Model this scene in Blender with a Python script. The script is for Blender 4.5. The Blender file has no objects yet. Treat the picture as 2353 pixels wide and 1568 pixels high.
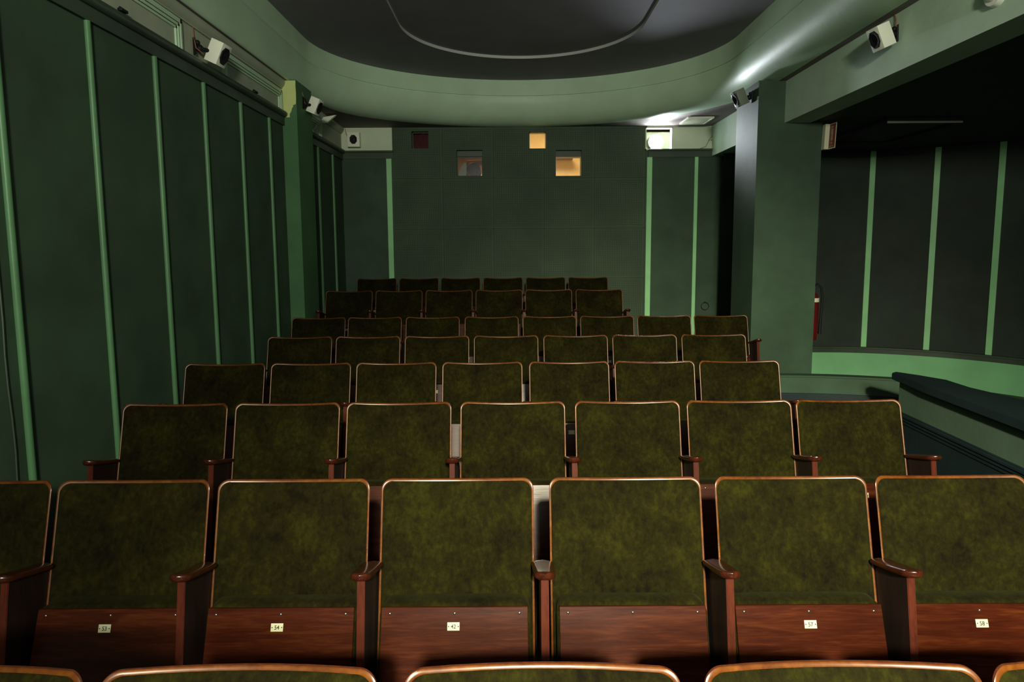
import bpy, bmesh, math, random
from mathutils import Vector, Matrix
random.seed(7)
S = bpy.context.scene
C = S.collection
PI = math.pi

# ------------------------------------------------------------ camera, world, lights, exposure
cam_d = bpy.data.cameras.new('camera'); cam = bpy.data.objects.new('camera', cam_d); C.objects.link(cam)
cam_d.sensor_width = 36.0; cam_d.lens = 1450/2353*36; cam_d.shift_y = -63/2353
cam_d.clip_start = 0.02; cam_d.clip_end = 60
pt = math.atan(.105)
cam.matrix_world = (Matrix.Translation((0, 0, 1.6)) @ Matrix.Rotation(PI/2 - pt, 4, 'X') @ Matrix.Rotation(-.006, 4, 'Z'))
S.camera = cam
S.view_settings.view_transform = 'Standard'; S.view_settings.look = 'None'
S.view_settings.gamma = 1; S.view_settings.use_curve_mapping = False
S.view_settings.exposure = 0.55
w = bpy.data.worlds.new('world'); S.world = w; w.use_nodes = True
w.node_tree.nodes['Background'].inputs[0].default_value = (.7, .85, .8, 1)
w.node_tree.nodes['Background'].inputs[1].default_value = .004

def aim(o, target):
    d = Vector(target) - o.location
    o.rotation_euler = d.to_track_quat('-Z', 'Y').to_euler()
def area(name, loc, target, size, sizey, power, col, spread=PI):
    l = bpy.data.lights.new(name, 'AREA'); l.shape = 'RECTANGLE'; l.size = size; l.size_y = sizey
    l.energy = power; l.color = col; l.spread = spread
    o = bpy.data.objects.new(name, l); C.objects.link(o); o.location = loc; aim(o, target); return o
def spot(name, loc, target, power, col, ang, blend=.3, r=.03):
    l = bpy.data.lights.new(name, 'SPOT'); l.energy = power; l.color = col; l.spot_size = ang; l.spot_blend = blend
    l.shadow_soft_size = r
    o = bpy.data.objects.new(name, l); C.objects.link(o); o.location = loc; aim(o, target); return o
# soft top fill added high at the screen end (behind the photographer)
area('top_fill', (0.15, -3.1, 2.65), (0.15, 6, 1.8), 3.6, .8, 26, (1.0, 1.0, .84))
# hall lamp high at the screen end
area('hall_lamp', (0.35, -2.9, 2.95), (0.1, 5, 1.7), .5, .3, 160, (1.0, 1.0, .82))
# ceiling lamp over the first rows
spot('front_lamp', (0.25, -2.4, 3.1), (1.1, 2.0, .55), 1950, (1.0, .98, .70), math.radians(56), 1.0, .09)
# projector beam leaving the lens through its port
spot('projector_beam', (1.93, 8.36, 2.99), (1.8, 0, 2.95), 80, (.86, .95, 1.0), math.radians(66), .9, .06)
pl = bpy.data.lights.new('port_fill', 'POINT'); pl.energy = 4; pl.color = (.9, .96, 1); pl.shadow_soft_size = .05  # added point light inside the port, whitens its reveal and frame
po = bpy.data.objects.new('port_fill', pl); C.objects.link(po); po.location = (1.94, 8.50, 3.0)
# lamps inside the projection booth
area('booth_lamp', (.75, 9.5, 3.5), (.6, 9.6, 2.6), .5, .5, 20, (1, .72, .34))
area('booth_lamp_dim', (-.75, 9.3, 3.45), (-.5, 9.1, 2.7), .3, .3, 4.5, (1, .62, .28))

# ------------------------------------------------------------ materials
def new_mat(name):
    m = bpy.data.materials.new(name); m.use_nodes = True
    nt = m.node_tree; return m, nt, nt.nodes['Principled BSDF']
def N(nt, t, **kw):
    n = nt.nodes.new(t)
    for k, v in kw.items(): setattr(n, k, v)
    return n
def mapped(nt, scale=(1, 1, 1), rand=False):
    tc = N(nt, 'ShaderNodeTexCoord'); mp = N(nt, 'ShaderNodeMapping'); mp.inputs['Scale'].default_value = scale
    nt.links.new(tc.outputs['Object'], mp.inputs['Vector'])
    if rand:
        oi = N(nt, 'ShaderNodeObjectInfo'); mu = N(nt, 'ShaderNodeMath', operation='MULTIPLY'); mu.inputs[1].default_value = 37
        nt.links.new(oi.outputs['Random'], mu.inputs[0]); nt.links.new(mu.outputs[0], mp.inputs['Location'])
    return mp.outputs['Vector']
def ramp(nt, fac, stops):
    r = N(nt, 'ShaderNodeValToRGB'); e = r.color_ramp.elements
    while len(e) < len(stops): e.new(.5)
    for i, (p, c) in enumerate(stops): e[i].position = p; e[i].color = (*c, 1)
    nt.links.new(fac, r.inputs[0]); return r.outputs[0]
def noise(nt, vec, scale, detail=4, rough=.55, dist=0):
    n = N(nt, 'ShaderNodeTexNoise'); n.inputs['Scale'].default_value = scale; n.inputs['Detail'].default_value = detail
    n.inputs['Roughness'].default_value = rough; n.inputs['Distortion'].default_value = dist
    nt.links.new(vec, n.inputs['Vector']); return n.outputs[0]
def bump(nt, b, h, strength, dist):
    n = N(nt, 'ShaderNodeBump'); n.inputs['Strength'].default_value = strength; n.inputs['Distance'].default_value = dist
    nt.links.new(h, n.inputs['Height']); nt.links.new(n.outputs[0], b.inputs['Normal'])
def mat_paint(name, col, rough=.6, var=.18, spec=.3, bscale=26, bstr=.25):
    m, nt, b = new_mat(name); v = mapped(nt)
    f = noise(nt, v, 2.3, 5, .6)
    a = tuple(c*(1-var) for c in col); z = tuple(min(1, c*(1+var)) for c in col)
    nt.links.new(ramp(nt, f, [(.35, a), (.65, z)]), b.inputs['Base Color'])
    b.inputs['Roughness'].default_value = rough; b.inputs['Specular IOR Level'].default_value = spec
    bump(nt, b, noise(nt, v, bscale, 4, .6), bstr, .004)
    return m
def mat_plain(name, col, rough=.5, metal=0, spec=.5):
    m, nt, b = new_mat(name); b.inputs['Base Color'].default_value = (*col, 1); b.inputs['Roughness'].default_value = rough
    b.inputs['Metallic'].default_value = metal; b.inputs['Specular IOR Level'].default_value = spec
    v = mapped(nt, (1, 1, 1)); bump(nt, b, noise(nt, v, 60, 2), .05, .001)
    return m
def mat_emit(name, col, st):
    m, nt, b = new_mat(name); b.inputs['Base Color'].default_value = (*col, 1)
    b.inputs['Emission Color'].default_value = (*col, 1); b.inputs['Emission Strength'].default_value = st
    return m
def mat_velvet(name, dark, mid, light):
    m, nt, b = new_mat(name); v = mapped(nt, (1, 1, 1), True); v2 = mapped(nt, (1.3, 1, 1), True)
    f1 = noise(nt, v, 6.5, 6, .62, .4); f2 = noise(nt, v2, 42, 8, .7, .3); f3 = noise(nt, v, 420, 2)
    mx = N(nt, 'ShaderNodeMath', operation='MULTIPLY_ADD'); mx.inputs[1].default_value = .5
    nt.links.new(f2, mx.inputs[0]); mu = N(nt, 'ShaderNodeMath', operation='MULTIPLY'); mu.inputs[1].default_value = .5
    nt.links.new(f1, mu.inputs[0]); nt.links.new(mu.outputs[0], mx.inputs[2])
    nt.links.new(ramp(nt, mx.outputs[0], [(.38, dark), (.52, mid), (.70, light)]), b.inputs['Base Color'])
    b.inputs['Roughness'].default_value = .95; b.inputs['Specular IOR Level'].default_value = .08
    b.inputs['Sheen Weight'].default_value = .025; b.inputs['Sheen Roughness'].default_value = .45
    b.inputs['Sheen Tint'].default_value = (.55, .6, .2, 1)
    ad = N(nt, 'ShaderNodeMath', operation='ADD'); nt.links.new(f2, ad.inputs[0]); nt.links.new(f3, ad.inputs[1])
    bump(nt, b, ad.outputs[0], .35, .003)
    return m
def mat_wood(name, c1, c2, c3, rough=.28, grain=(3, 30, 34), coat=.4, rand=True, bs=.12, spec=.5):
    m, nt, b = new_mat(name); v = mapped(nt, grain, rand)
    f = noise(nt, v, 1.6, 6, .6, .8); vv = mapped(nt, tuple(g*3.5 for g in grain), rand); g2 = noise(nt, vv, 2, 3, .6)
    mx = N(nt, 'ShaderNodeMath', operation='MULTIPLY_ADD'); mx.inputs[1].default_value = .35
    nt.links.new(g2, mx.inputs[0]); mu = N(nt, 'ShaderNodeMath', operation='MULTIPLY'); mu.inputs[1].default_value = .65
    nt.links.new(f, mu.inputs[0]); nt.links.new(mu.outputs[0], mx.inputs[2])
    nt.links.new(ramp(nt, mx.outputs[0], [(.32, c1), (.5, c2), (.68, c3)]), b.inputs['Base Color'])
    b.inputs['Roughness'].default_value = rough; b.inputs['Coat Weight'].default_value = coat; b.inputs['Specular IOR Level'].default_value = spec; b.inputs['Coat Roughness'].default_value = rough*.7
    bump(nt, b, mx.outputs[0], bs, .002)
    return m

M = {}
M['velvet'] = mat_velvet('olive_velvet', (.0032, .0022, .0003), (.0088, .0074, .0007), (.021, .020, .0015))
M['shell'] = mat_wood('dark_plywood_shell', (.030, .007, .003), (.055, .012, .005), (.08, .020, .008), .3, (30, 30, 4))
M['rim'] = mat_wood('varnished_rim', (.045, .010, .0015), (.09, .025, .003), (.14, .046, .006), .32, (8, 8, 8), .05, bs=.03)
M['board'] = mat_wood('plywood_board', (.018, .003, .0012), (.034, .006, .002), (.062, .014, .0035), .27, (2.2, 20, 26), .0, spec=.22)
M['arm'] = mat_wood('armrest_wood', (.018, .0035, .0015), (.035, .007, .003), (.055, .012, .005), .24, (20, 5, 20), .2, bs=.02)
M['post'] = mat_wood('side_wood', (.035, .007, .004), (.06, .012, .006), (.070, .014, .005), .45, (25, 25, 4), 0, spec=.13)
M['side_dark'] = mat_wood('dark_side_faces', (.006, .002, .0015), (.010, .003, .002), (.015, .005, .003), .5, (25, 25, 4), 0)  # darker wood for the flat faces of the side panels
M['steel'] = mat_plain('screw_steel', (.35, .36, .33), .35, 1)
M['plate'] = mat_plain('ivory_plate', (.50, .49, .33), .45)
M['ink'] = mat_plain('black_ink', (.012, .012, .010), .6)
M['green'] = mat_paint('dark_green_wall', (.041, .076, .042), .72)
M['green2'] = mat_paint('mid_green_wall', (.038, .073, .043), .66)
M['pilaster'] = mat_paint('pilaster_green', (.055, .14, .06), .66, .12)
M['batten'] = mat_paint('light_green_batten', (.32, .68, .32), .45, .1)
M['batten_l'] = mat_paint('green_batten', (.085, .20, .09), .4, .1)
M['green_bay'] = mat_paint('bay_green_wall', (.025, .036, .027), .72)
M['rail'] = mat_paint('rail_green', (.045, .065, .042), .45)
M['band'] = mat_paint('light_green_band', (.205, .49, .235), .6, .08)
M['parapet'] = mat_paint('grey_green_parapet', (.072, .115, .078), .6, .08)
M['grey'] = mat_paint('grey_wall', (.38, .42, .32), .65, .1)
M['cream'] = mat_paint('cream_wall', (.62, .70, .52), .65, .05)
M['cove'] = mat_paint('cove_plaster', (.49, .66, .47), .42, .06, .35)
M['beam'] = mat_paint('beam_plaster', (.50, .66, .50), .6, .08)
M['ceil'] = mat_paint('ceiling_dark', (.20, .165, .16), .7, .08)
M['ceil_up'] = mat_paint('ceiling_upper_dark', (.27, .24, .28), .75, .08)
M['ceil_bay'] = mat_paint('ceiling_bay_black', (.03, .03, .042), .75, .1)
M['line'] = mat_paint('pale_trim_line', (.45, .47, .45), .5, .03)
M['navy'] = mat_paint('navy_skirting', (.010, .020, .022), .55)
M['floor'] = mat_wood('floor_lino', (.016, .012, .009), (.024, .018, .013), (.03, .024, .018), .5, (3, 3, 3), 0, rand=False)
M['white'] = mat_plain('speaker_white', (.84, .86, .72), .5)
M['greysp'] = mat_plain('speaker_grey', (.15, .18, .13), .5)
M['black'] = mat_plain('black_plastic', (.006, .006, .008), .6, 0, .25)
M['cable'] = mat_plain('copper_cable', (.30, .10, .045), .5)
M['cable_w'] = mat_plain('dark_cable', (.10, .09, .07), .5)
M['red'] = mat_plain('sign_red', (.23, .018, .014), .45)
M['signw'] = mat_plain('sign_white', (.62, .62, .45), .45)
M['exred'] = mat_plain('extinguisher_red', (.09, .006, .006), .3)
M['curtain'] = mat_paint('maroon_curtain', (.14, .012, .014), .9)
M['booth'] = mat_paint('booth_wall', (.72, .60, .38), .8, .12)
M['brass'] = mat_plain('copper_metal', (.60, .28, .12), .3, 1)
M['yellow'] = mat_paint('old_yellow_paint', (.55, .62, .24), .65, .06)
M['projlamp'] = mat_emit('projector_lens_light', (.95, .97, 1.0), 60)
def perf_mat():
    m, nt, b = new_mat('perforated_board')
    tc = N(nt, 'ShaderNodeTexCoord'); sp = N(nt, 'ShaderNodeSeparateXYZ'); nt.links.new(tc.outputs['Object'], sp.inputs[0])
    def M_(op, a, bb=None):
        n = N(nt, 'ShaderNodeMath', operation=op)
        for i, q in enumerate((a, bb)):
            if q is None: continue
            if isinstance(q, (int, float)): n.inputs[i].default_value = q
            else: nt.links.new(q, n.inputs[i])
        return n.outputs[0]
    dx = M_('SUBTRACT', M_('FRACT', M_('MULTIPLY', sp.outputs[0], 42)), .5); dz = M_('SUBTRACT', M_('FRACT', M_('MULTIPLY', sp.outputs[2], 42)), .5)
    d = M_('SQRT', M_('ADD', M_('MULTIPLY', dx, dx), M_('MULTIPLY', dz, dz)))
    hole = M_('LESS_THAN', d, .24)
    # seams every .666 m
    sx = M_('ABSOLUTE', M_('SUBTRACT', M_('FRACT', M_('ADD', M_('DIVIDE', sp.outputs[0], .666), 1.8476)), .5))
    sz = M_('ABSOLUTE', M_('SUBTRACT', M_('FRACT', M_('ADD', M_('DIVIDE', sp.outputs[2], .662), -3.29)), .5))
    seam = M_('MAXIMUM', M_('LESS_THAN', sx, .0045), M_('LESS_THAN', sz, .0045))
    solid = M_('LESS_THAN', M_('MINIMUM', sx, sz), .035)
    hole2 = M_('MULTIPLY', hole, M_('SUBTRACT', 1, solid))
    f = noise(nt, mapped(nt), 2.0, 5, .6)
    base = ramp(nt, f, [(.35, (.034, .062, .030)), (.65, (.048, .086, .042))])
    mx = N(nt, 'ShaderNodeMixRGB'); nt.links.new(base, mx.inputs[1]); mx.inputs[2].default_value = (.012, .02, .013, 1)
    nt.links.new(M_('MAXIMUM', hole2, seam), mx.inputs[0]); nt.links.new(mx.outputs[0], b.inputs['Base Color'])
    b.inputs['Roughness'].default_value = .7
    return m
M['perf'] = perf_mat()
def glass_mat():
    m, nt, b = new_mat('port_glass'); nt.nodes.remove(b)
    tr = N(nt, 'ShaderNodeBsdfTransparent'); gl = N(nt, 'ShaderNodeBsdfGlossy'); gl.inputs['Roughness'].default_value = .05
    mx = N(nt, 'ShaderNodeMixShader'); mx.inputs[0].default_value = .06
    nt.links.new(tr.outputs[0], mx.inputs[1]); nt.links.new(gl.outputs[0], mx.inputs[2])
    nt.links.new(mx.outputs[0], nt.nodes['Material Output'].inputs['Surface']); return m
M['glass'] = glass_mat()

# ------------------------------------------------------------ builders
def link(name, me, mats, parent=None, smooth=True, angle=40):
    o = bpy.data.objects.new(name, me); C.objects.link(o)
    if not isinstance(mats, (list, tuple)): mats = [mats]
    for k in mats: me.materials.append(M[k] if isinstance(k, str) else k)
    if smooth:
        me.shade_smooth()
        try: me.set_sharp_from_angle(angle=math.radians(angle))
        except Exception: pass
    if parent: o.parent = parent
    return o
def obj(name, bm, mats, parent=None, smooth=True, angle=40):
    bmesh.ops.recalc_face_normals(bm, faces=bm.faces[:])
    me = bpy.data.meshes.new(name); bm.to_mesh(me); bm.free()
    return link(name, me, mats, parent, smooth, angle)
def empty(name, loc=(0, 0, 0), rot=(0, 0, 0)):
    o = bpy.data.objects.new(name, None); C.objects.link(o); o.location = loc; o.rotation_euler = rot; o.empty_display_size = .1; return o
def tag(o, label=None, cat=None, group=None, kind=None):
    if label: o['label'] = label
    if cat: o['category'] = cat
    if group: o['group'] = group
    if kind: o['kind'] = kind
    return o
def struct(o, label=None, cat=None):
    o['kind'] = 'structure'
    return tag(o, label, cat)
def add_box(bm, x0, x1, y0, y1, z0, z1, mi=0, bev=0, mat4=None):
    vs = [bm.verts.new((x, y, z)) for x in (x0, x1) for y in (y0, y1) for z in (z0, z1)]
    fs = []
    for idx in ((0, 1, 3, 2), (4, 6, 7, 5), (0, 4, 5, 1), (2, 3, 7, 6), (0, 2, 6, 4), (1, 5, 7, 3)):
        f = bm.faces.new([vs[i] for i in idx]); f.material_index = mi; fs.append(f)
    if bev:
        es = list({e for f in fs for e in f.edges})
        r = bmesh.ops.bevel(bm, geom=es, offset=bev, segments=2, affect='EDGES', profile=.5)
        for f in r['faces']: f.material_index = mi
        vs = list({v for f in r['faces'] for v in f.verts} | {v for v in vs if v.is_valid})
    if mat4:
        for v in vs:
            if v.is_valid: v.co = mat4 @ v.co
    return bm
def BM(): return bmesh.new()
def box(name, b, mat, parent=None, bev=0, **k):
    return obj(name, add_box(BM(), *b, bev=bev), mat, parent, **k)
def add_tube(bm, pts, r, n=10, mi=0, closed=False, caps=True):
    pts = [Vector(p) for p in pts]; rings = []
    prev = None
    for i, p in enumerate(pts):
        if closed: t = pts[(i+1) % len(pts)] - pts[i-1]
        else: t = (pts[min(i+1, len(pts)-1)] - pts[max(i-1, 0)])
        t.normalize()
        if prev is None:
            a = Vector((0, 0, 1)) if abs(t.z) < .9 else Vector((1, 0, 0))
            prev = t.cross(a).normalized()
        prev = (prev - t*prev.dot(t)).normalized(); b = t.cross(prev)
        rr = r[i] if isinstance(r, (list, tuple)) else r
        rings.append([bm.verts.new(p + (prev*math.cos(2*PI*k/n) + b*math.sin(2*PI*k/n))*rr) for k in range(n)])
    m = len(rings)
    for i in range(m if closed else m-1):
        A, B = rings[i], rings[(i+1) % m]
        for k in range(n):
            f = bm.faces.new((A[k], A[(k+1) % n], B[(k+1) % n], B[k])); f.material_index = mi
    if caps and not closed:
        bm.faces.new(rings[0][::-1]).material_index = mi; bm.faces.new(rings[-1]).material_index = mi
    return bm
def add_prism(bm, poly, axis, a0, a1, mi=0, bev=0):
    """poly in the two other axes; axis 0,1,2"""
    def mk(p, a):
        c = [p[0], p[1]]; c.insert(axis, a); return bm.verts.new(c)
    A = [mk(p, a0) for p in poly]; B = [mk(p, a1) for p in poly]; n = len(poly)
    fs = [bm.faces.new(A[::-1]), bm.faces.new(B)] + [bm.faces.new((A[i], A[(i+1) % n], B[(i+1) % n], B[i])) for i in range(n)]
    for f in fs: f.material_index = mi
    if bev:
        es = list({e for f in fs for e in f.edges})
        r = bmesh.ops.bevel(bm, geom=es, offset=bev, segments=2, affect='EDGES')
        for f in r['faces']: f.material_index = mi
    return bm
def sweep(bm, path, prof, mi=0):
    """path: list of (x,y,nx,ny); prof: list of (offset, z)"""
    rows = [[bm.verts.new((p[0]+p[2]*o*(p[4] if len(p) > 4 else 1), p[1]+p[3]*o*(p[4] if len(p) > 4 else 1), z)) for (o, z) in prof] for p in path]
    for i in range(len(rows)-1):
        for k in range(len(prof)-1):
            f = bm.faces.new((rows[i][k], rows[i+1][k], rows[i+1][k+1], rows[i][k+1])); f.material_index = mi
    return rows

# ------------------------------------------------------------ the room shell
ZC, ZCR, ZU = 3.165, 3.485, 3.68           # flat ceiling, cove crease, upper ceiling
XL, YR, XB = -2.15, 8.45, 2.63
ROWS = {   # depth of backrest top, floor level, seat centres
 'A': (1.08, -.011, [-1.001, -.484, .049, .577, 1.084]),
 'B': (2.01, -.011, [-1.729, -1.22, -.705, -.179, .36, .893, 1.409, 1.925]),
 'C': (2.93, .014, [-1.573, -1.049, -.529, .001, .535, 1.056, 1.566]),
 'D': (3.85, .035, [-1.755, -1.23, -.708, -.183, .347, .869, 1.386]),
 'E': (4.80, .065, [-1.613, -1.095, -.571, -.046, .482, 1.006, 1.531]),
 'F': (5.76, .107, [-1.761, -1.249, -.722, -.186, .342, .865, 1.385, 1.9]),
 'G': (6.64, .292, [-1.702, -1.18, -.657, -.134, .384, .912]),
 'H': (7.87, .361, [-1.671, -1.15, -.635, -.109, .418, .944])}
bm = BM()
st = [(-3.2, -.011), (2.35, .014), (3.3, .035), (4.2, .065), (5.15, .107), (6.1, .292), (7.15, .361)]
pr = [(-3.2, -.3)]
for i, (y, z) in enumerate(st):
    if i: pr.append((y, st[i-1][1]))
    pr.append((y, z))
pr += [(8.7, .361), (8.7, -.3)]
add_prism(bm, pr, 0, XL-.1, 2.37)
add_box(bm, 2.37, 6.6, -3.2, 5.6, -.3, -.011); add_box(bm, 2.37, 6.6, 5.6, 8.6, -.4, -.16)
struct(obj('floor', bm, 'floor', smooth=False))

# left wall: green lower part, grey strip above the rail
bm = BM()
add_box(bm, XL-.1, XL, -3.2, 6.1, -.3, 2.8, 0)
add_box(bm, XL-.1, XL, -3.2, 6.1, 2.8, 3.72, 1)
add_box(bm, -2.32, -2.22, 6.5, YR+.2, -.3, 2.8, 0)
add_box(bm, -2.32, -2.22, 6.5, YR+.2, 2.8, 3.72, 1)
struct(obj('wall_left', bm, ['green', 'grey'], smooth=False))
bm = BM()
add_box(bm, -2.3, -2.012, 6.102, 6.56, -.2, 3.175, 0)
struct(obj('trim_1', bm, 'pilaster', smooth=False), 'green pilaster on the left wall with a patch of old yellow paint', 'pilaster')
pil = bpy.data.objects['trim_1']
bm = BM()
pts = [(-2.149, 2.83), (-2.149, 3.165), (-2.014, 3.165), (-2.016, 3.12), (-2.013, 3.06), (-2.015, 2.99), (-2.018, 2.95), (-2.045, 2.94), (-2.043, 2.925), (-2.055, 2.915), (-2.062, 2.89), (-2.068, 2.875), (-2.078, 2.865), (-2.08, 2.83)]
add_prism(bm, pts, 1, 6.098, 6.102)
obj('bare_paint_patch', bm, 'yellow', pil, smooth=False)

# rear wall with five ports
PORTS = [(-1.302, -1.079, 2.898, 3.116), (-.714, -.376, 2.541, 2.874), (.239, .461, 2.889, 3.102), (.586, .925, 2.533, 2.866), (1.757, 2.115, 2.857, 3.150)]
bm = BM()
xs = sorted({-2.32, -1.581, -1.556, 1.783, 2.76, 6.6} | {v for p in PORTS for v in p[:2]})
zs = sorted({-.3, 2.86, ZC+.01, 3.72} | {v for p in PORTS for v in p[2:]})
for i in range(len(xs)-1):
    for k in range(len(zs)-1):
        cx, cz = (xs[i]+xs[i+1])/2, (zs[k]+zs[k+1])/2
        if any(p[0] < cx < p[1] and p[2] < cz < p[3] for p in PORTS): continue
        if -1.556 < cx < 1.783: mi = 1
        elif cz > 2.86 and cx < 2.7: mi = 2
        else: mi = 0
        f = bm.faces.new([bm.verts.new(q) for q in ((xs[i], YR, zs[k]), (xs[i+1], YR, zs[k]), (xs[i+1], YR, zs[k+1]), (xs[i], YR, zs[k+1]))]); f.material_index = mi
bmesh.ops.remove_doubles(bm, verts=bm.verts[:], dist=1e-5)
r = bmesh.ops.extrude_face_region(bm, geom=bm.faces[:])
bmesh.ops.translate(bm, verts=[v for v in r['geom'] if isinstance(v, bmesh.types.BMVert)], vec=(0, .14, 0))
struct(obj('wall_rear', bm, ['green2', 'perf', 'cream'], smooth=False))

# port frames and glass
names = ['slim dark green', 'dark green', 'slim wooden', 'wooden', 'pale']
for i, p in enumerate(PORTS):
    x0, x1, z0, z1 = p; t = .010 if i != 4 else .014
    bm = BM(); y0, y1 = (YR+.085, YR+.11) if i != 4 else (YR-.012, YR+.02)
    mk = 'rail' if i < 2 else ('booth' if i < 4 else 'cream')
    for b in ((x0, x0+t, z0, z1), (x1-t, x1, z0, z1), (x0, x1, z0, z0+t), (x0, x1, z1-t, z1)): add_box(bm, b[0], b[1], y0, y1, b[2], b[3])
    if i in (1, 3): add_box(bm, x0+t, x1-t, YR+.10, YR+.112, z1-.092, z1-.072)
    wn = struct(obj('window_%d' % (i+1), bm, mk, smooth=False))
    if i != 4: box('glass_pane', (x0+t, x1-t, YR+.096, YR+.099, z0+t, z1-t), 'glass', wn, smooth=False)
    if i in (1, 3): box('shutter_board', (x0+.004, x1-.004, YR+.06, YR+.08, z1-.075, z1-.004), 'rail', wn, smooth=False)

# booth behind the ports
for nm, b in (('wall_booth_back', (-2.6, 2.7, 10.6, 10.7, 1.2, 4)), ('wall_booth_left', (-2.7, -2.6, 8.6, 10.7, 1.2, 4)), ('wall_booth_right', (2.7, 2.8, 8.6, 10.7, 1.2, 4)),
              ('ceiling_booth', (-2.7, 2.8, 8.6, 10.7, 4, 4.1)), ('floor_booth', (-2.7, 2.8, 8.6, 10.7, 1.1, 1.2)), ('wall_booth_middle', (-.05, .0, 8.6, 10.6, 1.2, 4)), ('wall_booth_divider', (1.4, 1.45, 8.6, 10.6, 1.2, 4))):
    struct(box(nm, b, 'booth', smooth=False))
# maroon curtain behind first port
bm = BM(); n = 40
top = []; bot = []
for k in range(n+1):
    x = -1.34 + .30*k/n; y = YR+.19 + .012*math.sin(k*1.1)
    top.append(bm.verts.new((x, y, 3.15))); bot.append(bm.verts.new((x, y, 2.85)))
for k in range(n): bm.faces.new((bot[k], bot[k+1], top[k+1], top[k]))
r = bmesh.ops.solidify(bm, geom=bm.faces[:], thickness=.003)
tag(obj('curtain', bm, 'curtain'), 'small maroon curtain behind the leftmost projection port', 'curtain')
# film projector in the second port
pr_ = tag(empty('film_projector', (-.52, 8.9, 1.3)), 'copper-coloured film projector seen through the second port from left', 'projector')
bm = add_tube(BM(), [(0, .30, 1.37), (0, .0, 1.37)], .095, 28); o = obj('lens_barrel', bm, 'black', pr_)
ring = [(.097*math.cos(2*PI*k/36), -.003, 1.37+.097*math.sin(2*PI*k/36)) for k in range(36)]
obj('lens_ring', add_tube(BM(), ring, .005, 8, closed=True), 'brass', pr_)
bm = BM(); add_box(bm, -.12, .2, .32, .7, 1.1, 1.55, bev=.02); add_box(bm, -.05, .1, .2, .6, -.1, 1.2); obj('body', bm, 'brass', pr_)
bm = BM(); add_prism(bm, [(-.15, 1.20), (.16, 1.12), (.16, 1.17), (-.15, 1.27)], 1, .05, .4); obj('bracket', bm, 'shell', pr_)
bm = BM(); add_prism(bm, [(-.215, 1.17), (-.115, 1.17), (-.09, 1.40), (-.105, 1.47), (-.125, 1.48), (-.15, 1.45), (-.215, 1.32)], 1, .0, .12, bev=.008)
obj('lamp_housing', bm, 'greysp', pr_)
# digital projector shining through the fifth port
dp = tag(empty('digital_projector', (1.94, 8.72, 2.2)), 'projector shining brightly through the rightmost rear wall port', 'projector')
bm = BM(); add_box(bm, -.2, .3, .05, .65, .62, .95, bev=.02); add_box(bm, -.05, .15, .2, .5, -1.0, .62); obj('body', bm, 'white', dp)
obj('lens_barrel', add_tube(BM(), [(0, .05, .79), (0, -.09, .79)], .105, 28), 'greysp', dp)
bm = BM(); bmesh.ops.create_uvsphere(bm, u_segments=24, v_segments=12, radius=.095, matrix=Matrix.Translation((0, -.09, .79)) @ Matrix.Diagonal((1, .35, 1, 1)))
obj('glowing_lens', bm, 'projlamp', dp)
# shelf seen in the fourth port
tag(box('shelf', (.50, 1.0, 10.3, 10.58, 3.02, 3.06), 'shell', smooth=False), 'brown shelf on the lit booth wall behind the orange port', 'shelf')

# left rail (two lengths) and rear rails, as trims
def rail(name, x, y0, y1, z, flip=1):
    bm = BM()
    add_box(bm, x, x+.020*flip, y0, y1, z-.115, z-.028, 0)
    add_tube(bm, [(x+.022*flip, y0, z-.012), (x+.022*flip, y1, z-.012)], .030, 14)
    struct(obj(name, bm, 'rail'))
rail('trim_2', XL, -3.1, 6.18, 2.87); rail('trim_3', -2.22, 6.56, YR-.01, 2.87)
def rrail(name, x0, x1):
    bm = BM(); add_box(bm, x0, x1, YR-.018, YR, 2.765, 2.85); add_box(bm, x0, x1, YR-.04, YR, 2.845, 2.87, bev=.006)
    struct(obj(name, bm, 'rail', smooth=False))
rrail('trim_4', -2.20, -1.545); rrail('trim_5', 1.8, 2.76)
# cornice: reed moulding under the ceiling along the left wall
bm = BM()
prof = [(0, 3.09), (.014, 3.09), (.014, 3.10), (.03, 3.115), (.04, 3.14), (.04, 3.165), (.03, 3.185), (0, 3.2)]
for (x, y0, y1) in ((XL, -3.1, 6.10), (-2.22, 6.56, YR)):
    add_prism(bm, [(x+a, z) for a, z in prof], 1, y0, y1)
struct(obj('trim_6', bm, 'grey'))
# moulded door-head frames above the rail
def head_frame(name, x, ya, yb, z0, z1, left=True, right=True):
    bm = BM(); t = .075
    for j, (o0, o1, th) in enumerate(((0, .018, .014), (.018, .034, .022), (.038, .056, .018), (.060, t, .012))):
        add_box(bm, x, x+th, ya+o0 if left else ya, yb-o0 if right else yb, z1-o1, z1-o0)
        if right: add_box(bm, x, x+th, yb-o1, yb-o0, z0, z1-o0)
        if left: add_box(bm, x, x+th, ya+o0, ya+o1, z0, z1-o0)
    struct(obj(name, bm, 'cove', smooth=False))
head_frame('trim_7', XL, 2.2, 4.28, 2.87, 3.085)
head_frame('trim_8', XL, 4.86, 6.08, 2.87, 3.075)
head_frame('trim_9', -2.22, 6.6, 7.55, 2.87, 3.09)
# wall battens, left
tn = 10
for i, y in enumerate([-.32, .29, .90, 1.51, 2.12, 2.726, 3.333, 3.937, 4.542, 5.147, 5.74]):
    if y < 2: continue
    bm = add_tube(BM(), [(XL+.006, y, -.02), (XL+.006, y, 2.755)], .0165, 14)
    struct(obj('trim_%d' % tn, bm, 'batten_l')); tn += 1
for y in (7.38, 7.98):
    struct(obj('trim_%d' % tn, add_tube(BM(), [(-2.215, y, .2), (-2.215, y, 2.755)], .02, 12), 'batten_l')); tn += 1
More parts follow.
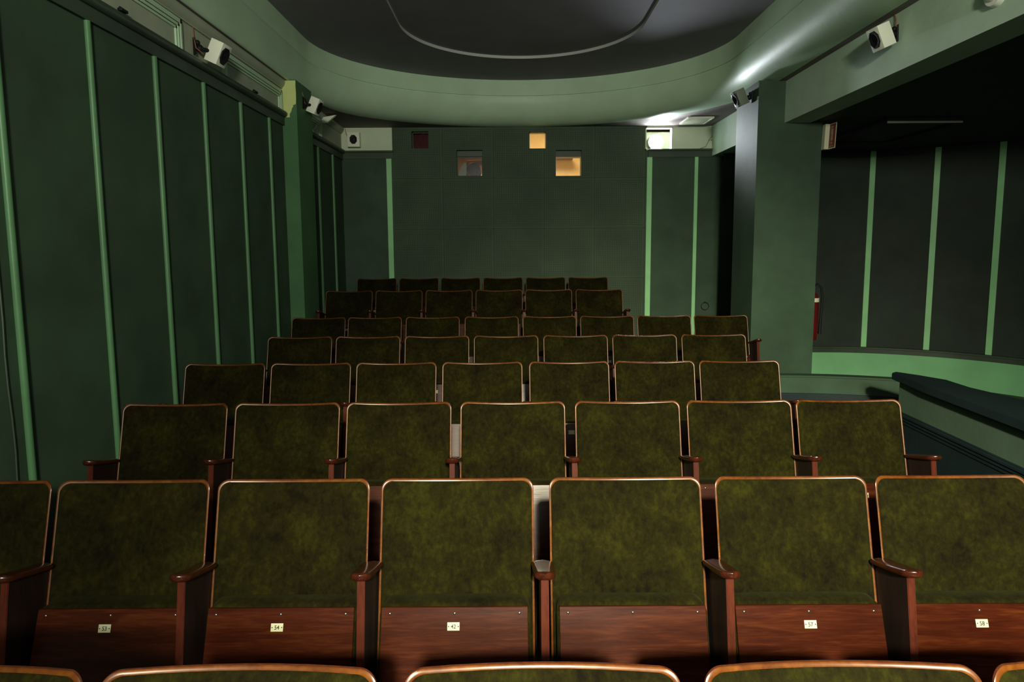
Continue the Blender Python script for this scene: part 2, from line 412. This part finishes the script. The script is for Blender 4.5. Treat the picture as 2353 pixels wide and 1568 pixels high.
# thin cable running beside first batten
pts = [(XL+.006, 2.64+.006*math.sin(k*1.3)*(k < 5), .6+.14*k) for k in range(9)]
tag(obj('wall_cable', add_tube(BM(), pts, .004, 6), 'rail'), 'thin green-painted cable beside the leftmost wall batten', 'cable')
# rear wall battens
for x0, x1, z0 in ((-1.637, -1.568, .3), (1.782, 1.851, .3), (2.409, 2.455, .3)):
    struct(obj('trim_%d' % tn, add_box(BM(), x0, x1, YR-.022, YR, z0, 2.765, bev=.003), 'batten', smooth=False)); tn += 1

# ceiling: flat corners, cove, upper ceiling with oval step
CX, A_, B_, Y0 = .11, 2.15, 1.66, 6.49
def cove_path(n=72, ystart=-3.2):
    P = []
    for k in range(12): P.append((CX-A_, ystart+(Y0-ystart)*k/12, -1, 0, .15))
    for k in range(n+1):
        q = k/n; t = PI - PI*q; c, s = math.cos(t), math.sin(t); nx, ny = c/A_, s/B_; l = math.hypot(nx, ny)
        e = min(1, q/.22); e = e*e*(3-2*e)
        P.append((CX+A_*c, Y0+B_*s, nx/l, ny/l, .15+.85*e))
    for k in range(1, 13): P.append((CX+A_, Y0+(ystart-Y0)*k/12, 1, 0, 1))
    return P
path = cove_path()
prof = [(.30, ZC)] + [(.30-.30*math.sin(t), ZCR-.32*math.cos(t)) for t in [PI/2*k/14 for k in range(1, 14)]] + [(0.0, ZCR-.006), (.012, ZCR-.003), (.012, ZCR+.003), (.0, ZCR+.006), (0, ZU)]
bm = BM(); sweep(bm, path, prof)
struct(obj('trim_%d' % tn, bm, 'cove', angle=50), 'pale curved plaster cove round the ceiling recess', 'cove'); tn += 1
bm = BM()
out = [(x+nx*.30*w_, y+ny*.30*w_) for x, y, nx, ny, w_ in path if y >= Y0-1e-6]
poly = out + [(2.75, Y0), (2.75, 8.7), (-2.5, 8.7), (-2.5, Y0)]
f = bm.faces.new([bm.verts.new((x, y, ZC)) for x, y in poly]); f.normal_update()
bmesh.ops.triangulate(bm, faces=[f], ngon_method='EAR_CLIP')
bm.faces.new([bm.verts.new(q) for q in ((2.559, -3.2, ZC), (2.75, -3.2, ZC), (2.75, Y0, ZC), (2.559, Y0, ZC))])
bm.faces.new([bm.verts.new(q) for q in ((-2.5, -3.2, ZC), (-2.085, -3.2, ZC), (-2.085, Y0, ZC), (-2.5, Y0, ZC))])
inn = []
for k in range(12): inn.append((CX-1.155, -3.2+(6.17+3.2)*k/12))
for k in range(73):
    t = PI-PI*k/72; inn.append((CX+1.155*math.cos(t), 6.17+1.08*math.sin(t)))
for k in range(1, 13): inn.append((CX+1.155, 6.17+(-3.2-6.17)*k/12))
ro = [bm.verts.new((p[0], p[1], ZU)) for p in path]; ri = [bm.verts.new((p[0], p[1], ZU)) for p in inn]
rt = [bm.verts.new((p[0], p[1], ZU+.03)) for p in inn]
for i in range(len(ro)-1):
    bm.faces.new((ro[i], ro[i+1], ri[i+1], ri[i])).material_index = 1
    bm.faces.new((ri[i], ri[i+1], rt[i+1], rt[i])).material_index = 2
f = bm.faces.new(rt); f.material_index = 1
struct(obj('ceiling', bm, ['ceil', 'ceil_up', 'line'], smooth=False))

# right side: beam, column, side bay
bm = BM(); add_box(bm, XB, XB+.25, -3.2, YR, 2.775, 3.72)
struct(obj('trim_%d' % tn, bm, 'beam', smooth=False), 'pale plaster beam above the side aisle', 'beam'); tn += 1
bm = BM(); add_box(bm, 2.372, 2.995, 6.22, 6.81, -.3, 3.17)
struct(obj('trim_%d' % tn, bm, 'green2', smooth=False), 'square green column at the right aisle', 'column'); tn += 1
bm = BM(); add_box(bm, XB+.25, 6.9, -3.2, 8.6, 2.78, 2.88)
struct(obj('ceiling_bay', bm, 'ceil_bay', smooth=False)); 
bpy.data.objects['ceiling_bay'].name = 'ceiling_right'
AX, AY, AR = 3.95, 5.79, 2.4
def arc_path(r=AR, n=48):
    P = [(2.7, AY+r, 0, -1), (3.3, AY+r, 0, -1)]
    for k in range(n+1):
        t = PI/2 - PI/2*k/n; P.append((AX+r*math.cos(t), AY+r*math.sin(t), -math.cos(t), -math.sin(t)))
    P += [(AX+r, 4, -1, 0), (AX+r, 1, -1, 0), (AX+r, -3.2, -1, 0)]
    return P
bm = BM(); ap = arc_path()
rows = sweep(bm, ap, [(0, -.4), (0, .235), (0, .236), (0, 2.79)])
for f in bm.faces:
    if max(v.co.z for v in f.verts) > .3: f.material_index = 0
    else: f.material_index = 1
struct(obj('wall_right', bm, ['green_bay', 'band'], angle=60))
bm = BM(); sweep(bm, ap, [(0, .21), (.022, .21), (.022, .26), (.034, .265), (.034, .285), (.02, .29), (0, .29)])
struct(obj('trim_%d' % tn, bm, 'rail', angle=30)); tn += 1
for x in (4.56, 5.20, 5.69, 6.1):
    c = (x-AX)/AR; t = math.acos(c); r = AR-.012
    o = obj('trim_%d' % tn, add_box(BM(), -.012, .012, -.032, .032, .29, 2.78, bev=.003), 'batten', smooth=False); tn += 1
    o.location = (AX+r*math.cos(t), AY+r*math.sin(t), 0); o.rotation_euler = (0, 0, t); struct(o)
# front closing wall of the hall (behind the camera)
struct(box('wall_front', (-2.3, 6.9, -3.35, -3.2, -.3, 3.75), 'green', smooth=False))

# low curved kerb between column and partition
bm = BM()
kp = []
for k in range(17):
    x = 2.2 + 1.53*k/16; y = 5.74 - .33*max(0, (x-2.3)/1.4)**2.2; kp.append((x, y, 0, -1))
sweep(bm, kp, [(-.10, .0), (-.10, .405), (-.095, .41), (.005, .41), (.010, .405), (.010, .395), (0, .39), (0, .245)])
sweep(bm, kp, [(0, .245), (-.01, .24), (-.01, -.05)], 1)
tag(obj('kerb_wall', bm, ['green2', 'navy'], angle=30), 'low curved green kerb wall between the column and the partition', 'kerb')

# partition with dark cap
pa = tag(empty('partition', (2.8, 4.6, 0)), 'low grey-green partition with a dark wavy cap, right of the seats', 'partition')
pa_off = Vector((2.8, 4.6, 0))
def P_(pts): return [(x-pa_off.x, y-pa_off.y) for x, y in pts]
add = add_prism(BM(), P_([(2.885, 4.62), (3.02, 4.62), (2.86, 1.2), (2.72, 1.2)]), 2, .37, .60)
obj('panel', add, 'parapet', pa, smooth=False)
cap = [(2.845, 4.66), (2.90, 4.70), (2.99, 4.56), (3.08, 4.40), (3.06, 4.15), (3.12, 3.9), (3.17, 3.75), (3.15, 3.2), (3.05, 2.2), (3.0, 1.2), (2.66, 1.2), (2.745, 3.1), (2.80, 4.2)]
obj('cap', add_prism(BM(), P_(cap), 2, .598, .648, bev=.006), 'navy', pa, smooth=False)
bm = add_prism(BM(), P_([(2.875, 4.62), (3.02, 4.62), (2.86, 1.2), (2.70, 1.2)]), 2, -.02, .37)
for z, t in ((.36, .018), (.335, .012), (.31, .008)):
    add_prism(bm, P_([(2.875-t, 4.625), (2.9, 4.625), (2.73, 1.2), (2.70-t, 1.2)]), 2, z-.014, z)
obj('skirting', bm, 'navy', pa, smooth=False)

# hatch in the bay ceiling, vent grille
ht = tag(empty('ceiling_hatch', (3.85, 6.62, 2.78)), 'black rectangular hatch in the dark side bay ceiling', 'hatch')
box('panel', (-.33, .33, -.57, .57, -.03, -.012), 'black', ht, smooth=False)
bm = BM()
for b in ((-.35, .35, -.60, -.58, -.05, 0), (-.35, .35, .58, .60, -.05, 0), (-.35, -.33, -.58, .58, -.05, 0), (.33, .35, -.58, .58, -.05, 0)): add_box(bm, *b)
obj('frame', bm, 'ceil_bay', ht, smooth=False)
box('front_lip', (-.35, .35, -.606, -.600, -.052, -.034), 'grey', ht, smooth=False)
vt = tag(empty('ceiling_vent', (2.31, 8.06, ZC)), 'white slatted vent grille in the ceiling beside the lit port', 'vent')
bm = BM()
for b in ((-.16, .16, -.2, -.18, -.018, 0), (-.16, .16, .18, .2, -.018, 0), (-.16, -.14, -.18, .18, -.018, 0), (.14, .16, -.18, .18, -.018, 0)): add_box(bm, *b)
obj('frame', bm, 'white', vt, smooth=False)
bm = BM()
for k in range(14): add_box(bm, -.14, .14, -.17+.026*k, -.157+.026*k, -.014, -.004)
for k in range(5): add_box(bm, -.112+.056*k-.002, -.112+.056*k+.002, -.18, .18, -.013, -.003)
obj('slats', bm, 'white', vt, smooth=False)
# round fitting on the beam, top right
sd = tag(empty('smoke_detector', (XB, 3.56, 2.95), (0, -PI/2, 0)), 'round white detector on the beam at the top right', 'detector')
bm = BM(); bmesh.ops.create_cone(bm, cap_ends=True, segments=36, radius1=.075, radius2=.066, depth=.03, matrix=Matrix.Translation((0, 0, .015))); obj('base', bm, 'white', sd)
bm = BM(); bmesh.ops.create_cone(bm, cap_ends=True, segments=36, radius1=.046, radius2=.034, depth=.025, matrix=Matrix.Translation((0, 0, .042))); obj('dome', bm, 'white', sd)

# ------------------------------------------------------------ loudspeakers
def make_speaker(name, loc, face, roll, label, wall_n, mat='white', size=(.125, .165, .125), cable=True, baffle=False, cab=None):
    """loc: cabinet centre; face: direction the driver points; wall_n: direction back to the wall"""
    t = tag(empty(name, loc), label, 'speaker', 'wall loudspeakers')
    fz = Vector(face).normalized(); up = Vector((0, 0, 1)); rx = up.cross(fz).normalized(); up = fz.cross(rx)
    R = Matrix((rx, -fz, up)).transposed().to_4x4() @ Matrix.Rotation(roll, 4, 'Y')   # local -Y = face
    wx, hz, dy = size
    bm = add_box(BM(), -wx/2, wx/2, -dy/2, dy/2, -hz/2, hz/2, bev=.003, mat4=R)
    obj('cabinet', bm, mat, t, angle=30)
    bm = BM(); rr = .047; oct_ = []
    for k in range(8):
        a = PI/8 + PI/4*k; oct_.append((rr*1.06*math.cos(a), rr*1.3*math.sin(a)))
    V0 = [bm.verts.new((x, -dy/2+.001, z)) for x, z in oct_]; V1 = [bm.verts.new((x*.98, -dy/2-.009, z*.98)) for x, z in oct_]
    V2 = [bm.verts.new((x*.8, -dy/2-.009, z*.8)) for x, z in oct_]; V3 = [bm.verts.new((x*.5, -dy/2-.001, z*.45)) for x, z in oct_]; V4 = [bm.verts.new((x*.2, -dy/2-.005, z*.18)) for x, z in oct_]
    for A, B in ((V0, V1), (V1, V2), (V2, V3), (V3, V4)):
        for k in range(8): bm.faces.new((A[k], A[(k+1) % 8], B[(k+1) % 8], B[k]))
    bm.faces.new(V4)
    for v in bm.verts: v.co = R @ v.co
    obj('driver', bm, 'black', t, angle=25)
    if baffle:
        for sx in (-1, 1):
            for sz in (-1, 1):
                bm = BM(); bmesh.ops.create_uvsphere(bm, u_segments=10, v_segments=6, radius=.005, matrix=R @ Matrix.Translation((sx*(wx/2-.012), -dy/2-.001, sz*(hz/2-.012))))
                obj('screw', bm, 'steel', t)
    wn = Vector(wall_n)          # vector from cabinet centre to bracket foot on the wall
    nn = wn.normalized(); bm = BM()
    side = nn.cross(Vector((0, 0, 1))).normalized()
    add_tube(bm, [tuple(wn*.35), tuple(wn*.72), tuple(wn*.99)], [.016, .013, .018], 10)
    add_prism_pts = [(-.028, -.055), (.028, -.055), (.02, .06), (-.02, .06)]
    A = [bm.verts.new(wn + side*a + Vector((0, 0, b))) for a, b in add_prism_pts]; B = [bm.verts.new(wn - nn*.012 + side*a*.9 + Vector((0, 0, b*.9))) for a, b in add_prism_pts]
    bm.faces.new(A); bm.faces.new(B[::-1])
    for k in range(4): bm.faces.new((A[k], A[(k+1) % 4], B[(k+1) % 4], B[k]))
    bmesh.ops.create_uvsphere(bm, u_segments=14, v_segments=8, radius=.026, matrix=Matrix.Translation(wn*.74))
    bmesh.ops.create_uvsphere(bm, u_segments=12, v_segments=8, radius=.018, matrix=Matrix.Translation(wn*.82+Vector((0, 0, .035))))
    obj('bracket', bm, 'black', t)
    if cab:
        obj('cable', add_tube(BM(), cab, .0035, 6), 'cable', t)
    return t
SZ = (.12, .155, .092)
make_speaker('wall_speaker', (-2.035, 4.56, 2.955), (1, -.06, -.46), 0, 'white speaker with black driver high on the left wall, nearest the camera', (-.114, -.12, .01), size=SZ,
             cab=[(-.11, -.12, .16), (-.105, -.125, .12), (-.10, -.13, .06), (-.09, -.13, .0), (-.06, -.09, -.03)])
make_speaker('wall_speaker', (-1.935, 6.42, 3.0), (1, -.08, -.44), 0, 'small white speaker on the side of the left green pilaster', (-.084, -.13, .0), size=SZ,
             cab=[(-.082, -.14, .12), (-.07, -.13, .06), (-.06, -.12, .0)])
make_speaker('wall_speaker', (2.525, 4.47, 3.01), (-1, -.08, -.44), 0, 'white speaker with black driver on the right beam', (.105, .0, .02), size=SZ,
             cab=[(.10, .03, .165), (.095, .0, .12), (.088, -.02, .06)])
make_speaker('wall_speaker', (2.255, 6.40, 3.05), (-1, -.10, -.46), 0, 'grey speaker on the side of the right column', (.114, -.03, .0), mat='greysp', baffle=True, size=SZ)
make_speaker('wall_speaker', (-2.035, 8.375, 3.0), (.03, -1, -.05), 0, 'square white speaker flat on the rear wall in the far left corner', (0, .074, 0), size=(.155, .185, .09),
             cab=[(-.13, .07, .16), (-.12, .06, .10), (-.08, .05, .02)])
# thin cables and small fixings
tag(obj('hanging_cable', add_tube(BM(), [(2.68, 8.44, 3.16), (2.66, 8.43, 3.08), (2.60, 8.43, 3.0), (2.55, 8.44, 2.9), (2.47, 8.44, 2.87)], .0035, 6), 'cable_w'), 'thin dark cable hanging on the cream wall right of the lit port', 'cable')
bm = BM()
for x in (2.59, 2.62): bmesh.ops.create_uvsphere(bm, u_segments=8, v_segments=6, radius=.006, matrix=Matrix.Translation((x, YR-.002, 2.98)))
tag(obj('wall_plugs', bm, 'black'), 'two small dark screw plugs in the cream wall beside the column', 'screw plugs')
lb = tag(empty('cable_outlet', (-2.215, 7.2, 2.885)), 'small white outlet with a curling wire on the left rail', 'outlet')
obj('cup', add_tube(BM(), [(0, 0, -.01), (0, 0, .02), (0, 0, .035)], [.028, .02, .008], 12), 'white', lb)
obj('wire', add_tube(BM(), [(0, 0, .03), (.01, .08, .06), (.012, .16, .12), (.008, .18, .2)], .003, 6), 'white', lb)
cb = tag(empty('corner_bracket', (-2.21, 7.58, 3.12)), 'small white triangular bracket at the ceiling near the far left speaker', 'bracket')
obj('plate', add_prism(BM(), [(0, -.0), (.17, .03), (.06, -.06), (0, -.06)], 1, -.02, .02), 'white', cb, smooth=False)
for (y, z, lbl) in ((3.62, 2.905, 'small dark clip on the left rail, nearer of the two'), (5.42, 2.90, 'small dark clip on the left rail, farther of the two')):
    cl = BM(); add_box(cl, -.01, .018, -.03, .03, -.008, .008, bev=.004); add_box(cl, -.01, .0, -.015, .015, .0, .02, bev=.003)
    o = obj('rail_clip', cl, 'black'); o.location = (XL+.02, y, z); tag(o, lbl, 'clip', 'clips on the left rail')

# extinguisher sign and extinguisher
sg = tag(empty('extinguisher_sign', (2.975, 6.21, 2.635), (0, math.radians(2.5), math.radians(-62))), 'red and white fire extinguisher sign on the column, upper right', 'sign')
sg.rotation_euler = (0, math.radians(2), 0)
sg.location = (3.022, 6.215, 2.632)
# white block edge faces the hall, red face turned outward to the left
blk = add_box(BM(), -.03, .012, -.06, 0.0, -.118, .118, bev=.002)
obj('block', blk, 'signw', sg, smooth=False)
def quad_slab(name, c0, c1, z0, z1, z0b, z1b, th, mat, parent):
    bm = BM(); d = Vector((c1[0]-c0[0], c1[1]-c0[1], 0)).normalized(); n = Vector((-d.y, d.x, 0))*th
    v = [Vector((c0[0], c0[1], z0)), Vector((c1[0], c1[1], z0b)), Vector((c1[0], c1[1], z1b)), Vector((c0[0], c0[1], z1))]
    A = [bm.verts.new(q) for q in v]; B = [bm.verts.new(q-n) for q in v]
    bm.faces.new(A); bm.faces.new(B[::-1])
    for k in range(4): bm.faces.new((A[k], A[(k+1) % 4], B[(k+1) % 4], B[k]))
    return obj(name, bm, mat, parent, smooth=False)
c0, c1 = (.013, -.06), (.022, -.16)
quad_slab('sign_plate', c0, c1, -.118, .118, -.118, .118, -.004, 'signw', sg)
def on(u, off): return (c0[0]+(c1[0]-c0[0])*u - off, c0[1]+(c1[1]-c0[1])*u - off*.18)
quad_slab('red_field', on(.05, .002), on(.93, .002), -.108, .110, -.108, .110, -.002, 'red', sg)
bm = BM()
def pt_(u, z): q = on(u, .0045); return (q[0], q[1], z)
# pictogram: extinguisher body, neck and hose, plus caption strip
for poly in ([(.36, -.045), (.64, -.045), (.64, .05), (.58, .068), (.42, .068), (.36, .05)], [(.45, .07), (.55, .07), (.55, .082), (.45, .082)], [(.30, .082), (.62, .082), (.62, .09), (.30, .09)], [(.28, .02), (.32, .02), (.32, .085), (.28, .085)],
             [(.38, -.075), (.47, -.075), (.47, -.055), (.38, -.055)], [(.52, -.075), (.61, -.075), (.61, -.055), (.52, -.055)], [(.15, -.098), (.85, -.098), (.85, -.092), (.15, -.092)]):
    f = bm.faces.new([bm.verts.new(pt_(u, z)) for u, z in poly])
bmesh.ops.solidify(bm, geom=bm.faces[:], thickness=.001)
obj('pictogram', bm, 'signw', sg, smooth=False)
ex = tag(empty('fire_extinguisher', (3.060, 6.42, .64)), 'red fire extinguisher with black hose hung behind the column', 'fire extinguisher')
obj('cylinder', add_tube(BM(), [(0, 0, 0), (0, 0, .02), (0, 0, .42), (0, 0, .47), (0, 0, .50)], [.06, .07, .07, .05, .02], 24), 'exred', ex)
obj('label_band', add_tube(BM(), [(0, 0, .39), (0, 0, .43)], .0715, 24), 'signw', ex)
obj('valve', add_box(add_box(BM(), -.02, .02, -.03, .05, .50, .56, bev=.004), -.012, .012, -.11, .05, .56, .575), 'black', ex)
obj('hose', add_tube(BM(), [(.0, 0, .54), (.045, -.02, .57), (.085, -.02, .53), (.098, -.02, .44), (.095, -.02, .3), (.088, -.02, .18), (.085, -.02, .06)], [.011, .011, .011, .011, .011, .013, .016], 10), 'black', ex)
obj('bracket', add_box(BM(), -.078, .03, -.015, .015, .14, .17), 'black', ex)
# ring handle on the rear door leaf
rh = tag(empty('ring_pull', (2.59, YR-.02, .80)), 'thin dark ring pull on the rear wall right of the last batten', 'door pull')
obj('ring', add_tube(BM(), [(.05*math.cos(2*PI*k/32), 0, .05*math.sin(2*PI*k/32)) for k in range(32)], .004, 8, closed=True), 'black', rh)
obj('boss', add_tube(BM(), [(0, .02, .05), (0, -.006, .05)], .010, 10), 'black', rh)

# ------------------------------------------------------------ cinema seats
W, H = .488, .60
TL = .27
def outline(w, h, rt_, rb, n=9, m=8):
    """rounded rectangle (x, s): s measured downward from top edge, clockwise"""
    P = []
    def arc(cx, cy, r, a0, a1):
        for k in range(n+1):
            a = a0+(a1-a0)*k/n; P.append((cx+r*math.cos(a), cy-r*math.sin(a)))
    def seg(p, q):
        for k in range(1, m): P.append((p[0]+(q[0]-p[0])*k/m, p[1]+(q[1]-p[1])*k/m))
    x = w/2
    arc(x-rt_, rt_, rt_, PI/2, 0); seg((x, rt_), (x, h-rb))
    arc(x-rb, h-rb, rb, 0, -PI/2); seg((x-rb, h), (-x+rb, h))
    arc(-x+rb, h-rb, rb, -PI/2, -PI); seg((-x, h-rb), (-x, rt_))
    arc(-x+rt_, rt_, rt_, PI, PI/2); seg((-x+rt_, 0), (x-rt_, 0))
    return P
def back_pt(x, s, off):
    u = x/(W/2); y = -TL*s*.965 - .043*u*u + off; z = .86 - s*.965 + (.018*(u*u-1) + .011)*(1-s/H) + .012*(0) 
    return Vector((x, y, z + off*.25))
def ring_of(P, inset, w=W, h=H):
    sx = (w/2-inset)/(w/2); sy = (h/2-inset)/(h/2)
    return [(x*sx, h/2+(s-h/2)*sy) for x, s in P]
def stack(P, layers, fn, w=W, h=H, close_first=None, close_last=True):
    bm = BM(); prev = None
    for inset, off in layers:
        cur = [bm.verts.new(fn(x, s, off)) for x, s in ring_of(P, inset, w, h)]
        if prev:
            for k in range(len(cur)): bm.faces.new((prev[k], prev[(k+1) % len(cur)], cur[(k+1) % len(cur)], cur[k]))
        prev = cur
    if close_last: 
        # shrink to centre in scale steps, following the surface
        last_in, off = layers[-1]; base = ring_of(P, last_in, w, h)
        for sc in (.85, .65, .45, .25, .1):
            o2 = off
            cur = [bm.verts.new(fn(x*sc, h/2+(s-h/2)*sc, off)) for x, s in base]
            for k in range(len(cur)): bm.faces.new((prev[k], prev[(k+1) % len(cur)], cur[(k+1) % len(cur)], cur[k]))
            prev = cur
        bm.faces.new(prev)
    return bm
PO = outline(W, H, .033, .03)
def mk_mesh(name, bm, mats):
    o = obj(name, bm, mats); me = o.data; bpy.data.objects.remove(o); return me
me_shell = mk_mesh('backrest', stack(PO, [(.003, .000), (0, .0015), (0, .005), (.003, .009), (.016, .011), (.04, .012)], back_pt), ['shell'])
me_rim = mk_mesh('wooden_rim', stack(PO, [(.0075, .006), (.0075, -.001), (.0055, -.0025), (.003, -.0025), (.0008, -.001), (-.0003, .0005), (.0, .002)], back_pt, close_last=False), ['rim'])
me_pad = mk_mesh('back_upholstery', stack(PO, [(.0058, .006), (.0058, -.001), (.0085, -.006), (.018, -.013), (.040, -.019), (.07, -.025), (.11, -.031), (.16, -.036)], back_pt), ['velvet'])
# folded-up seat
SW, SH = .458, .38; LE = .36; ZT, YT = .533, -.190
def seat_pt(x, s, off): return Vector((x, YT - LE*s + off, ZT - s*.98 - off*.05))
PS = outline(SW, SH, .035, .03)
me_seat = mk_mesh('seat', stack(PS, [(.10, -.001), (.012, -.001), (.003, .003), (0, .010), (0, .060), (.006, .072), (.02, .080), (.05, .085)], seat_pt, SW, SH), ['velvet'])
def board_mesh():
    bm = BM(); w0 = .2215; N_ = 8; rows = []
    for off in (-.001, -.0075):
        rows.append([bm.verts.new(seat_pt(x, s, off)) for x, s in ((-w0, .007), (w0, .007), (w0+.001, SH-.02), (-w0-.001, SH-.02))])
    A, B = rows
    bm.faces.new(B); bm.faces.new(A[::-1])
    for k in range(4): bm.faces.new((A[k], A[(k+1) % 4], B[(k+1) % 4], B[k]))
    bmesh.ops.bevel(bm, geom=bm.edges[:], offset=.0012, segments=1, affect='EDGES')
    return bm
me_board = mk_mesh('seat_board', board_mesh(), ['board'])
for p in me_board.polygons: p.use_smooth = False
def screw_mesh():
    bm = BM(); bmesh.ops.create_uvsphere(bm, u_segments=12, v_segments=8, radius=.0042, matrix=Matrix.Diagonal((1, .55, 1, 1))); return bm
me_screw = mk_mesh('screw', screw_mesh(), ['steel'])
def plate_mesh(digits):
    bm = add_box(BM(), -.0185, .0185, -.0016, 0, -.0115, .0115, bev=.0006)
    for sx in (-1, 1): bmesh.ops.create_uvsphere(bm, u_segments=8, v_segments=6, radius=.0018, matrix=Matrix.Translation((sx*.0145, -.0016, 0)))
    for f in bm.faces:
        if abs(f.calc_center_median().x) > .012 and f.calc_center_median().y < -.00165: f.material_index = 1
    if digits:
        cu = bpy.data.curves.new('t', 'FONT'); cu.body = digits; cu.size = .0165; cu.align_x = 'CENTER'; cu.align_y = 'CENTER'; cu.extrude = .0003; cu.offset = .00025
        to = bpy.data.objects.new('t', cu); C.objects.link(to); bpy.context.view_layer.update()
        tm = bpy.data.meshes.new_from_object(to.evaluated_get(bpy.context.evaluated_depsgraph_get()))
        bpy.data.objects.remove(to)
        n0 = len(bm.faces); bm2 = BM(); bm2.from_mesh(tm); xsv = [v.co.x for v in bm2.verts]; ysv = [v.co.y for v in bm2.verts]
        cx, cy = (min(xsv)+max(xsv))/2, (min(ysv)+max(ysv))/2
        vm = {v: bm.verts.new(((v.co.x-cx)*.92, -.0019 - v.co.z*.5, (v.co.y-cy)*1.0)) for v in bm2.verts}
        for f in bm2.faces:
            nf = bm.faces.new([vm[v] for v in f.verts]); nf.material_index = 1
        bm2.free()
    return bm
def plate(digits):
    bm = plate_mesh(digits); bmesh.ops.recalc_face_normals(bm, faces=bm.faces[:]); me = bpy.data.meshes.new('number_plate'); bm.to_mesh(me); bm.free()
    me.materials.append(M['plate']); me.materials.append(M['ink']); return me
me_plate0 = plate('')
def arm_mesh():
    # plan (x half-width) along y from front to back, height rising to the front
    st = []
    n = 26
    for k in range(n+1):
        t = k/n; y = -.300 + .190*t
        if t < .16: hw = .031*math.sqrt(max(0, 1-((.16-t)/.16)**2))
        elif t > .9: hw = .036*math.sqrt(max(0, 1-((t-.9)/.1)**2))
        else: hw = .031 + .005*((t-.16)/.74)**1.3
        z = .676 - .055*t**.9; th = .0135*(1-.35*t)
        if t < .06: th *= .55 + .45*t/.06
        st.append((y, max(hw, .002), z, th))
    bm = BM(); rings = []
    for (y, hw, z, th) in st:
        rings.append([bm.verts.new((hw*math.copysign(abs(math.cos(a))**.7, math.cos(a)), y, z + th*math.copysign(abs(math.sin(a))**.8, math.sin(a)))) for a in [2*PI*k/20 for k in range(20)]])
    for i in range(len(rings)-1):
        for k in range(20): bm.faces.new((rings[i][k], rings[i][(k+1) % 20], rings[i+1][(k+1) % 20], rings[i+1][k]))
    bm.faces.new(rings[0][::-1]); bm.faces.new(rings[-1]); return bm
me_arm = mk_mesh('armrest', arm_mesh(), ['arm'])
def side_mesh():
    poly = [(-.272, .662), (-.10, .618), (-.06, .60), (.0, .50), (.04, .30), (.045, .0), (-.335, .0), (-.335, .30)]
    bm = add_prism(BM(), poly, 0, -.0115, .0115, bev=.002); return bm
me_side = mk_mesh('side_panel', side_mesh(), ['post', 'side_dark'])
for p in me_side.polygons:
    if abs(p.normal.x) > .9: p.material_index = 1
for p in me_side.polygons: p.use_smooth = False
PITCH = .5225
def put(name, me, parent, loc=(0, 0, 0), rot=None):
    o = bpy.data.objects.new(name, me); C.objects.link(o); o.parent = parent; o.location = loc
    if rot: o.rotation_euler = rot
    return o
def make_seat(x, y, z, label, group, digits='', arm_x=PITCH/2, left_arm=None, plate_dx=0., has_plate=True, yaw=0.):
    t = empty('cinema_seat', (x, y, z), (0, 0, yaw)); tag(t, label, 'cinema seat', group)
    b = put('backrest', me_shell, t); put('wooden_rim', me_rim, b); put('back_upholstery', me_pad, b)
    s = put('seat', me_seat, t); put('seat_board', me_board, s)
    for sx in (-.196, 0, .196):
        p = seat_pt(sx, .024, -.008); put('screw', me_screw, s, p)
    if has_plate:
        p = seat_pt(plate_dx, .058, -.0078)
        put('number_plate', plate(digits) if digits else me_plate0, s, p, (-math.atan(LE), 0, random.uniform(-.03, .03)*0))
    put('side_panel', me_side, t, (arm_x, 0, 0)); put('armrest', me_arm, t, (arm_x, 0, 0))
    if left_arm is not None:
        put('side_panel', me_side, t, (left_arm, 0, 0)); put('armrest', me_arm, t, (left_arm, 0, 0))
    return t
ordn = ['first', 'second', 'third', 'fourth', 'fifth', 'sixth', 'seventh', 'eighth']
RN = {'A': ('nearest row, cut off by the bottom edge', 'seats of the nearest row'), 'B': ('numbered row', 'seats of the numbered second row'),
      'C': ('third row from the camera', 'seats of the third row'), 'D': ('fourth row from the camera', 'seats of the fourth row'),
      'E': ('fifth row from the camera', 'seats of the fifth row'), 'F': ('sixth row from the camera', 'seats of the sixth row'),
      'G': ('row before the last', 'seats of the row before the last'), 'H': ('last row by the rear wall', 'seats of the last row')}
NUM = {1: '53', 2: '54', 3: '42', 5: '57', 6: '58'}
for key, (y, z, xs) in ROWS.items():
    n = len(xs)
    for i, x in enumerate(xs):
        ax = (xs[i+1]-x)/2 if i < n-1 else PITCH/2
        la = -PITCH/2 if i == 0 else None
        if key == 'B' and i == 0: la = -PITCH/2
        pos = 'leftmost' if i == 0 else ('rightmost' if i == n-1 else ordn[i]+' from left')
        lab = 'olive green folding seat, %s, %s' % (pos, RN[key][0]); dg = ''; hp = True
        if key == 'B':
            if i in NUM: lab = 'olive green folding seat with number plate %s, beside the armrests of the numbered row' % NUM[i]; dg = NUM[i]
            elif i == 4: lab = 'olive green folding seat with no number plate on its bare wooden board'; hp = False
            elif i == 0: lab = 'olive green folding seat cut by the left edge, next to seat 53'
            else: lab = 'olive green folding seat cut by the right edge, next to seat 58'
        make_seat(x, y, z, lab, RN[key][1], dg, ax, la, {1: -.012, 2: -.008, 3: -.003}.get(i, .0) if key == 'B' else 0, hp)
